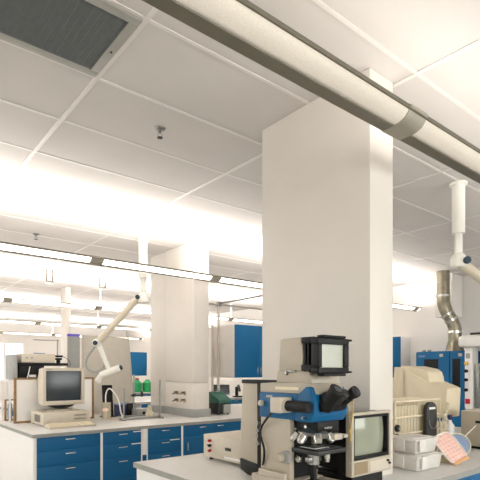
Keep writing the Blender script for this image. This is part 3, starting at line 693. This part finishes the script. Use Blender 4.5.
# stage and below
obj('stage', L(MB().box(1.668, 1.878, 1.475, 1.645, 1.108, 1.128, .003).box(1.69, 1.86, 1.49, 1.62, 1.128, 1.134, .002)), DKGREY, ms)
obj('slide_holder', L(MB().box(1.68, 1.78, 1.50, 1.60, 1.134, 1.1395, .001)), STEEL, ms)
obj('condenser', L(MB().cyl((1.745, 1.57, 1.05), (1.745, 1.57, 1.108), .030, n=20).box(1.70, 1.79, 1.555, 1.585, 1.062, 1.085, .004)), STEEL, ms)
obj('condenser_mount_shaded', L(MB().cyl((1.745, 1.57, 1.03), (1.745, 1.57, 1.052), .024, n=18).cyl((1.745, 1.57, .972), (1.745, 1.57, 1.03), .016, n=14)), DARK, ms)  # lower post coloured black for the shade below the stage
obj('condenser_knob', L(MB().cyl((1.68, 1.615, 1.075), (1.70, 1.615, 1.075), .018, n=16, ch=.003).cyl((1.675, 1.615, 1.075), (1.681, 1.615, 1.075), .008, n=12)), CHROME, ms)
obj('stage_knob', L(MB().cyl((1.80, 1.53, 1.075), (1.80, 1.53, 1.108), .014, n=16).cyl((1.80, 1.53, 1.06), (1.80, 1.53, 1.076), .011, n=14)), CHROME, ms)
obj('focus_knob', L(MB().cyl((1.64, 1.665, 1.08), (1.66, 1.665, 1.08), .033, n=26, ch=.003)), TRIMG, ms)
obj('fine_focus_knob', L(MB().cyl((1.608, 1.68, 1.08), (1.642, 1.68, 1.08), .021, n=22, ch=.003)), INSTR, ms)
obj('field_diaphragm', L(MB().cyl((1.745, 1.57, .96), (1.745, 1.57, .972), .03, n=22)), DKGREY, ms)
# rear tower: cream fin with black spine, foot, top bar and cable
obj('rear_fin', L(MB().prism([(2.15, .985), (2.115, 1.43), (1.985, 1.43), (1.985, .985)][::-1], 'x', 1.752, 1.785, .003)), INSTR, ms, 'cream upright fin behind the body')
obj('rear_spine', L(MB().box(1.745, 1.788, 1.952, 1.984, .93, 1.443, .003)), DARK, ms)
obj('fin_foot', L(MB().prism([(2.125, .94), (2.13, 1.00), (1.984, .985), (1.952, .93), (1.96, .912), (2.06, .915)][::-1], 'x', 1.742, 1.79, .003).cyl((1.77, 2.04, BT), (1.77, 2.04, .918), .012, n=10)), DARK, ms)
obj('top_bar', L(MB().box(1.745, 1.79, 1.74, 2.118, 1.430, 1.452, .003)), DARK, ms)
for z in (1.215, 1.175, 1.145, 1.105): obj('terminal', L(MB().cyl((1.728, 1.965, z), (1.746, 1.965, z), .010, n=12)), STEEL, ms)
obj('cable', L(MB().tube(spline([(1.60, 1.69, 1.315), (1.62, 1.76, 1.27), (1.65, 1.85, 1.19), (1.64, 1.81, 1.10), (1.66, 1.84, 1.02), (1.72, 1.93, .975)]), .006, 8)), RUBBER, ms)
# keys on a cord from the eyepiece
ky = thing('key_bunch', 'brass keys hanging on a cord from the microscope eyepiece', 'keys', (1.81, 1.40, 1.20))
obj('cord', MB().tube([(.0, .0, .185), (-.012, .0, .09), (.003, 0, .03)], .0022, 6).tube([(.02, .0, .185), (.017, .0, .09), (.005, 0, .03)], .0022, 6), BRASS, ky)
obj('key', MB().lathe([(.011, 0), (.013, .0025), (.011, .005)], (0, 0, 0), 14).xf(Matrix.Rotation(PI/2, 4, 'X')).off((.0, 0, .02)).box(-.004, .004, -.004, .0, -.028, .01).box(.003, .009, -.004, 0, -.024, -.019), BRASS, ky)
obj('key', MB().lathe([(.010, 0), (.012, .0025), (.010, .005)], (0, 0, 0), 14).xf(Matrix.Rotation(PI/2, 4, 'X')).off((.012, .006, .016)).box(.008, .015, .002, .006, -.034, .008).box(.014, .019, .002, .006, -.03, -.025), STEEL, ky)

# ------------------------------------------------------------ video monitor
vm_ = thing('video_monitor', 'small cream and black video monitor with pale screen beside the microscope', 'monitor', (2.098, 1.483, BT))
vw = .168
bz = MB()
for a in ((-vw, vw, .075, .155), (-vw, vw, .380, .395), (-vw, -vw+.018, .155, .380), (vw-.014, vw, .155, .380)): bz.box(a[0], a[1], 0, .04, a[2], a[3], .004)
obj('bezel', bz, INSTR, vm_)
ib = MB()
for a in ((-.149, .153, .156, .172), (-.149, .153, .366, .379), (-.149, -.138, .172, .366), (.138, .153, .172, .366)): ib.box(a[0], a[1], .004, .05, a[2], a[3], .003)
obj('mask', ib, DARK, vm_)
n = 12; vs = []; fs = []
for i in range(n+1):
    for j in range(n+1):
        u, v = i/n*2-1, j/n*2-1
        vs.append((-.139+.279*i/n, .016+.02*(u*u*.6+v*v*.4), .170+.198*j/n))
for i in range(n):
    for j in range(n): fs.append((i*(n+1)+j, (i+1)*(n+1)+j, (i+1)*(n+1)+j+1, i*(n+1)+j+1))
obj('screen', MB().add(vs, fs).add([(v[0], v[1]+.01, v[2]) for v in vs], [f[::-1] for f in fs]), SCREENG, vm_)
obj('housing', MB().box(-vw+.004, vw-.014, .039, .10, .079, .390, .006).hexa([(-vw+.006, .095, .082), (vw-.016, .095, .082), (.10, .32, .10), (-.12, .32, .10)], [(-vw+.006, .095, .387), (vw-.016, .095, .387), (.10, .32, .34), (-.12, .32, .34)], .008), DARK, vm_)
sg = MB()
for i in range(16): sg.box(-.15, -.04, -.003, .001, .086+i*.0038, .0885+i*.0038)
obj('speaker_grille', sg, SPEAK, vm_)
obj('control_strip', MB().box(-.02, .15, -.0015, .001, .085, .14), BEIGE, vm_)
for xx, zz in ((.13, .13), (.145, .115)): obj('knob', MB().cyl((xx, -.012, zz), (xx, 0, zz), .006, n=12), DARK, vm_)
obj('plinth', MB().box(-.14, .12, .02, .28, .0, .076, .004), DARK, vm_)

# ------------------------------------------------------------ right hand cluster on the near island
def tub(loc, label, sx=1.):
    t = thing('plastic_tub', label, 'tub', loc, -.06, 'stacked plastic tubs')
    a, b_, h = .135*sx, .115*sx, .088
    obj('tub', MB().hexa([(-a*.9, -b_*.9, 0), (a*.9, -b_*.9, 0), (a*.9, b_*.9, 0), (-a*.9, b_*.9, 0)], [(-a, -b_, h), (a, -b_, h), (a, b_, h), (-a, b_, h)], .014), FROSTT, t)
    obj('lid', MB().box(-a-.008, a+.008, -b_-.008, b_+.008, h-.008, h+.006, .006).box(-a+.02, a-.02, -b_+.02, b_-.02, h+.005, h+.010, .004), FROSTT, t)
    for yy in (-b_-.012,):
        obj('clip', MB().box(-a*.55-.03, -a*.55+.03, yy-.004, yy+.008, h-.07, h+.004, .003), FROSTT, t)
    obj('clip', MB().box(-a-.014, -a-.004, -.03, .03, h-.07, h+.004, .003), FROSTT, t)
    return t
t1 = tub((2.755, 1.64, BT), 'translucent white plastic tub, lower of the stacked pair', 1.0)
t2 = tub((2.76, 1.65, BT+.0985), 'translucent white plastic tub, upper of the stacked pair', .88)
tag(obj('sample_block', MB().box(-.05, .05, -.055, .045, 0, .055, .01), WOOD, loc=(2.735, 1.66, BT+.104)), 'brownish contents seen through the upper white tub', 'sample')
# pink dish leaning on a low box
yb = thing('sample_box', 'low pale yellow box on which the pink tray leans', 'box', (3.11, 1.60, BT))
obj('box', MB().box(-.06, .06, -.045, .06, 0, .06, .006), OLIVE, yb); obj('lid', MB().box(-.063, .063, -.048, .063, .06, .07, .004), LABWARE, yb)
Mp = Matrix.Rotation(-.6, 4, 'Z') @ Matrix.Rotation(.95, 4, 'X') @ Matrix.Rotation(.42, 4, 'Z')
pk = thing('well_tray', 'pink oblong tray with a grid of wells leaning on the yellow box', 'tray', (3.03, 1.475, BT))
def pkxf(m): return m.xf(Mp).off((.03, .01, .012))
out = [(.075*math.copysign(abs(math.cos(a))**.55, math.cos(a)), .115+.11*math.copysign(abs(math.sin(a))**.55, math.sin(a))) for a in [2*PI*i/32 for i in range(32)]]
obj('tray', pkxf(MB().prism(out, 'z', 0, .012, .003)), PINK, pk)
wl = MB()
for i in range(5):
    for j in range(8): wl.cyl((-.05+i*.025, .03+j*.0245, .0115), (-.05+i*.025, .03+j*.0245, .0165), .009, n=10)
obj('wells', pkxf(wl), PINK3, pk)
obj('rim', pkxf(MB().tube([(p[0]*.97, .115+(p[1]-.115)*.97, .014) for p in out]+[(out[0][0]*.97, .115+(out[0][1]-.115)*.97, .014)], .005, 6)), FROST, pk)
obj('edge_strip', pkxf(MB().box(-.06, .06, .0, .018, .010, .022, .003)), ORANGE, pk)
bd = thing('round_dish', 'pale blue round dish standing upright behind the pink tray', 'dish', (3.28, 1.62, BT), -.75)
obj('dish', MB().lathe([(.066, 0), (.074, .006), (.074, .02), (.07, .024)], (0, 0, 0), 30).xf(Matrix.Translation((0, 0, .088)) @ Matrix.Rotation(1.2, 4, 'X')), LTBLUE, bd)
obj('rim', MB().tube([(.078*math.cos(2*PI*i/40), .078*math.sin(2*PI*i/40), .022) for i in range(41)], .006, 8).xf(Matrix.Translation((0, 0, .088)) @ Matrix.Rotation(1.2, 4, 'X')), LABWARE, bd)
# wire drying rack with test tubes
wr = thing('wire_rack', 'long cream wire rack full of glass tubes behind the white tubs', 'rack', (3.00, 1.93, BT))
RW, RD, RH = .62, .22, .40
for (a, c) in ((0, 0), (RW, 0), (0, RD), (RW, RD)): obj('post', MB().cyl((a, c, 0), (a, c, RH), .006, n=8), CREAM, wr)
for lv_ in (.03, .15, .27, .385):
    s = MB()
    for c in (0, RD): s.cyl((0, c, lv_), (RW, c, lv_), .007, n=8)
    for a in (0, RW): s.cyl((a, 0, lv_), (a, RD, lv_), .005, n=8)
    for i in range(1, 16): s.cyl((i*RW/16, 0, lv_), (i*RW/16, RD, lv_), .0025, n=6)
    for i in range(1, 5): s.cyl((0, i*RD/5, lv_), (RW, i*RD/5, lv_), .0025, n=6)
    obj('wire_shelf', s, KEYM, wr)
tt = MB().lathe([(.004, 0), (.013, .012), (.014, .02), (.014, .30), (.017, .303), (.017, .31)], (0, 0, 0), 12)
first = None
for r in range(3):
    for i in range(14):
        x = 3.00+.045+i*.041; y = 1.93+.028+r*.075
        lb = 'glass test tube standing in the cream wire rack'
        if first is None:
            first = tag(obj('test_tube', tt, LABWARE, loc=(x, y, BT+.036)), lb, 'test tube', 'test tubes in the wire rack')
        else:
            o = first.copy(); C.objects.link(o); o.location = (x, y, BT+.036+.01*random.random())
for i, z in enumerate((.17, .105)):
    sb = obj('stopper', MB().cyl((0, -.03, .17-.065*i+.03), (0, -.006, .17-.065*i+.03), .026, n=18, ch=.005), RUBBER, wr, 'round black stopper')
    obj('stopper_cap', MB().cyl((0, -.036, .17-.065*i+.03), (0, -.03, .17-.065*i+.03), .012, n=12), STEEL, sb)
# grey plaque-like holder
gh = thing('instrument_holder', 'dark grey rounded upright holder with white label on the wire rack', 'holder', (3.42, 1.885, BT))
pr = [(-.075, 0), (.075, 0), (.075, .31)]+[(.075*math.cos(a), .31+.06*math.sin(a)) for a in [PI*i/12 for i in range(1, 12)]]+[(-.075, .31)]
obj('plate', MB().prism(pr, 'y', 0, .03, .004), DKGREY, gh); obj('label_strip', MB().box(-.04, .045, -.003, .001, .315, .332), WHITE, gh)
obj('wire_loop', MB().tube([(.06*math.cos(a), -.012, .24+.07*math.sin(a)) for a in [PI+PI*i/14 for i in range(15)]], .004, 8), STEEL, gh)
bg_ = MB().tube(spline([(0, 0, 0), (.02, .01, .1), (-.01, 0, .18), (.01, .01, .26), (.03, 0, .36)]), [.02]*8+[.014]*8+[.018]*8+[.011]*9, 9)
bg_.v = [(v[0]+random.uniform(-.007, .007), v[1]+random.uniform(-.007, .007), max(0, v[2]+random.uniform(-.01, .01))) for v in bg_.v]
tag(obj('plastic_wrap', bg_, LABWARE, loc=(3.58, 1.86, BT), ang=20), 'crumpled clear plastic wrap standing right of the grey holder', 'plastic wrap')

# beige terminal seen from behind
cb = thing('desktop_computer', 'beige desktop case under the terminal, behind the wire rack', 'computer', (4.02, 2.22, BT), 0)
obj('case', MB().box(-.24, .24, -.03, .28, .01, .14, .006), CREAM, cb)
for a, c in ((-.2, .0), (.2, .0), (-.2, .25), (.2, .25)): obj('foot', MB().cyl((a, c, 0), (a, c, .011), .014, n=10), RUBBER, cb)
# the terminal's screen faces the far side (+Y), its tapered back comes toward the camera side
tm = thing('computer_terminal', 'bulky cream terminal turned away, its tapered back toward the grey instrument', 'monitor', (4.00, 2.42, BT+.141))
def taper(m):
    m.v = [(v[0]*(1-.42*min(1, max(0, -v[1]-.07)/.35)), v[1], v[2]) for v in m.v]; return m
prof = [(.045, .045), (.01, .495), (-.075, .49), (-.15, .435), (-.25, .375), (-.40, .325), (-.42, .315), (-.405, .07)]
obj('housing', taper(MB().prism(prof, 'x', -.20, .20, .012)), CREAM, tm)
obj('top_hump', taper(MB().prism([(-.02, .40), (-.01, .505), (-.06, .508), (-.205, .482), (-.245, .455), (-.265, .40), (-.265, .34)], 'x', -.165, .165, .014)), CREAM, tm)
obj('bezel', MB().prism([(.04, .05), (.0, .497), (.03, .50), (.072, .05)], 'x', -.205, .205, .004), CREAM, tm)
obj('seam', MB().prism([(-.062, .06), (-.052, .485), (-.058, .487), (-.068, .06)], 'x', -.2025, .2025), INSTR, tm)
obj('screen', MB().prism([(.055, .12), (.03, .45), (.036, .45), (.068, .12)], 'x', -.16, .16), SCREEN, tm)
obj('stand', MB().lathe([(.13, 0), (.13, .02), (.09, .035), (.09, .06)], (0, -.12, 0)), CREAM, tm)
# grey instrument at the right edge
gb = thing('bench_instrument', 'large grey beige instrument box with a slot at the right edge', 'instrument', (3.77, 1.42, BT))
obj('case', MB().box(0, .36, 0, .415, .02, .285, .006), INSTR, gb); obj('slot', MB().box(-.003, .001, .22, .30, .20, .22, .001), DARK, gb)
obj('base', MB().box(.01, .35, .01, .405, .0, .021), DARK, gb)
obj('lid', MB().box(.0, .36, 0, .415, .285, .292, .003), BEIGE, gb)
ib_ = thing('instrument_bottle', 'small bottle with navy cap between the rack and the grey instrument', 'bottle', (3.72, 1.90, BT))
obj('bottle', MB().lathe([(.035, 0), (.036, .01), (.036, .17), (.015, .20), (.014, .22)], (0, 0, 0), 16), WHITE, ib_); obj('cap', MB().cyl((0, 0, .215), (0, 0, .255), .018, n=12), NAVY, ib_)
tag(obj('glass_rod', MB().cyl((0, 0, .0), (.17, -.12, .19), .004, n=8), FROST, loc=(3.52, 1.80, BT)), 'thin glass rod leaning by the grey instrument', 'rod')

# ------------------------------------------------------------ right wall: ventilated cabinet, flue, fume hood
vc = thing('ventilated_cabinet', 'tall blue ventilated cabinet with dark windows below the metal flue', 'cabinet', (7.6, 3.64, 0))
obj('body', MB().box(.03, .85, 0, .85, 0, 1.83, .006), BLUE, vc)
for a, b_, w0, w1 in ((.0, .245, .07, .20), (.255, .845, .44, .69)):
    d = obj('door', MB().box(.005, .029, a, b_, .1, 1.815, .004), BLUE, vc)
    obj('window', MB().box(.001, .006, w0, w1, .95, 1.70, .001), DARK, d)
    obj('plate', MB().box(.001, .006, (a+.04) if a < .1 else .36, (a+.10) if a < .1 else .42, 1.735, 1.785, .001), INSTR, d)
for i in range(6): obj('lettering', MB().box(.003, .0055, .68+i*.02, .695+i*.02, 1.735, 1.765), LTBLUE, vc)
for yy in (.66, .76): obj('lug', MB().cyl((.12, yy, 1.83), (.12, yy, 1.86), .03, n=10), STEEL, vc)
fl = thing('metal_flue', 'galvanised metal flue pipe with an offset bend up to the ceiling', 'flue pipe', (7.98, 3.985, 1.831))
# lower collar, offset, upper pipe
pth = [(0, 0, .0), (0, 0, .30), (0, 0, .38), (-.01, .015, .45), (-.03, .045, .54), (-.07, .09, .64), (-.10, .12, .74), (-.115, .14, .84), (-.12, .145, .95), (-.12, .145, 1.368)]
low = pth[:4]; mid = pth[3:6]; up = pth[5:9]; top = pth[8:]
for nm, sg_ in (('lower_pipe', low), ('bend', mid), ('bend', up), ('upper_pipe', top)):
    obj(nm, MB().tube(spline(sg_, 4) if len(sg_) > 2 else sg_, .105, 24), DUCTM, fl)
for p, d in (((0, 0, .33), (0, 0, 1)), ((-.03, .045, .54), (-.4, .45, 1)), ((-.07, .09, .64), (-.4, .5, 1)), ((-.12, .145, .95), (0, 0, 1))):
    p = Vector(p); d = Vector(d).normalized(); obj('band', MB().cyl(p-d*.02, p+d*.02, .113, n=24), CHROME, fl)
obj('collar', MB().lathe([(.15, .002), (.14, .05), (.112, .16)], (0, 0, 0)), DUCTM, fl)
struct('trim_3', MB().box(8.12, 8.49, 4.10, 4.42, 2.46, H-.001, .005), WALL)
fh = thing('fume_hood', 'white fume hood with yellow and black service knobs at the right edge', 'fume hood', (7.55, 1.75, 0))
obj('canopy', MB().box(-.05, .9, -.2, 1.96, 1.875, 2.06, .05), WHITE, fh)
pl = obj('service_pillar', MB().box(.05, .25, 1.765, 1.886, .9, 1.874, .004), WHITE, fh)
for z, m in ((1.62, YELLOW), (1.50, DARK), (1.36, DARK), (1.20, DARK)): obj('valve_knob', MB().cyl((.0, 1.852, z), (.05, 1.852, z), .026, n=14, ch=.005), m, pl)
obj('red_switch', MB().box(.03, .052, 1.80, 1.87, .98, 1.06, .004), RED, pl); obj('warning_plate', MB().box(.045, .052, 1.80, 1.87, 1.70, 1.78), TRIMG, pl)
obj('base_unit', MB().box(.08, .9, -.1, 1.85, 0, .88, .004), BLUE, fh); obj('worksurface', MB().box(.0, .9, -.12, 1.85, .88, .9, .003), BENCH, fh)
obj('liner', MB().box(.85, .9, -.1, 1.67, .9, 1.87).box(.1, .9, -.12, -.08, .9, 1.87), WHITE, fh)
sf = obj('sash', MB().box(.08, .11, 1.68, 1.745, .93, 1.62, .004).box(.08, .11, -.08, -.02, .93, 1.62, .004).box(.08, .11, -.02, 1.68, 1.56, 1.62, .004).box(.08, .11, -.02, 1.68, .93, .97, .004), STEEL, fh)
obj('sash_glass', MB().box(.092, .098, -.02, 1.68, .97, 1.56), GLASS, sf)
obj('valve_knob', MB().cyl((.04, 1.5, 1.69), (.08, 1.5, 1.69), .03, n=14, ch=.005), YELLOW, fh)
tag(obj('wall_pipe', MB().cyl((8.04, 3.75, 2.12), (8.04, 1.2, 2.12), .018, n=10).box(8.0, 8.06, 1.3, 1.36, 2.05, 2.13), DKGREY), 'thin dark pipe running above the white hood canopy', 'pipe')

# ------------------------------------------------------------ sky outside, camera
w = bpy.data.worlds.new('sky'); bpy.context.scene.world = w; w.use_nodes = True
bg = w.node_tree.nodes['Background']; bg.inputs['Color'].default_value = (.88, .95, 1., 1); bg.inputs['Strength'].default_value = 1.8
cam = bpy.data.cameras.new('camera'); co = bpy.data.objects.new('camera', cam); C.objects.link(co)
co.location = (0, 0, 1.5); co.rotation_euler = (PI/2, 0, math.radians(50.7-90))
cam.sensor_width = 36; cam.lens = 36*479/480; cam.shift_y = 131/480; cam.clip_start = .05; cam.clip_end = 100
sc = bpy.context.scene; sc.camera = co
vs_ = sc.view_settings; vs_.view_transform = 'Standard'; vs_.look = 'None'; vs_.gamma = 1; vs_.exposure = 0.38; vs_.use_curve_mapping = False
sc.cycles.use_denoising = True
sc.cycles.max_bounces = 10; sc.cycles.diffuse_bounces = 5; sc.cycles.transparent_max_bounces = 24
sc.cycles.sample_clamp_indirect = 6
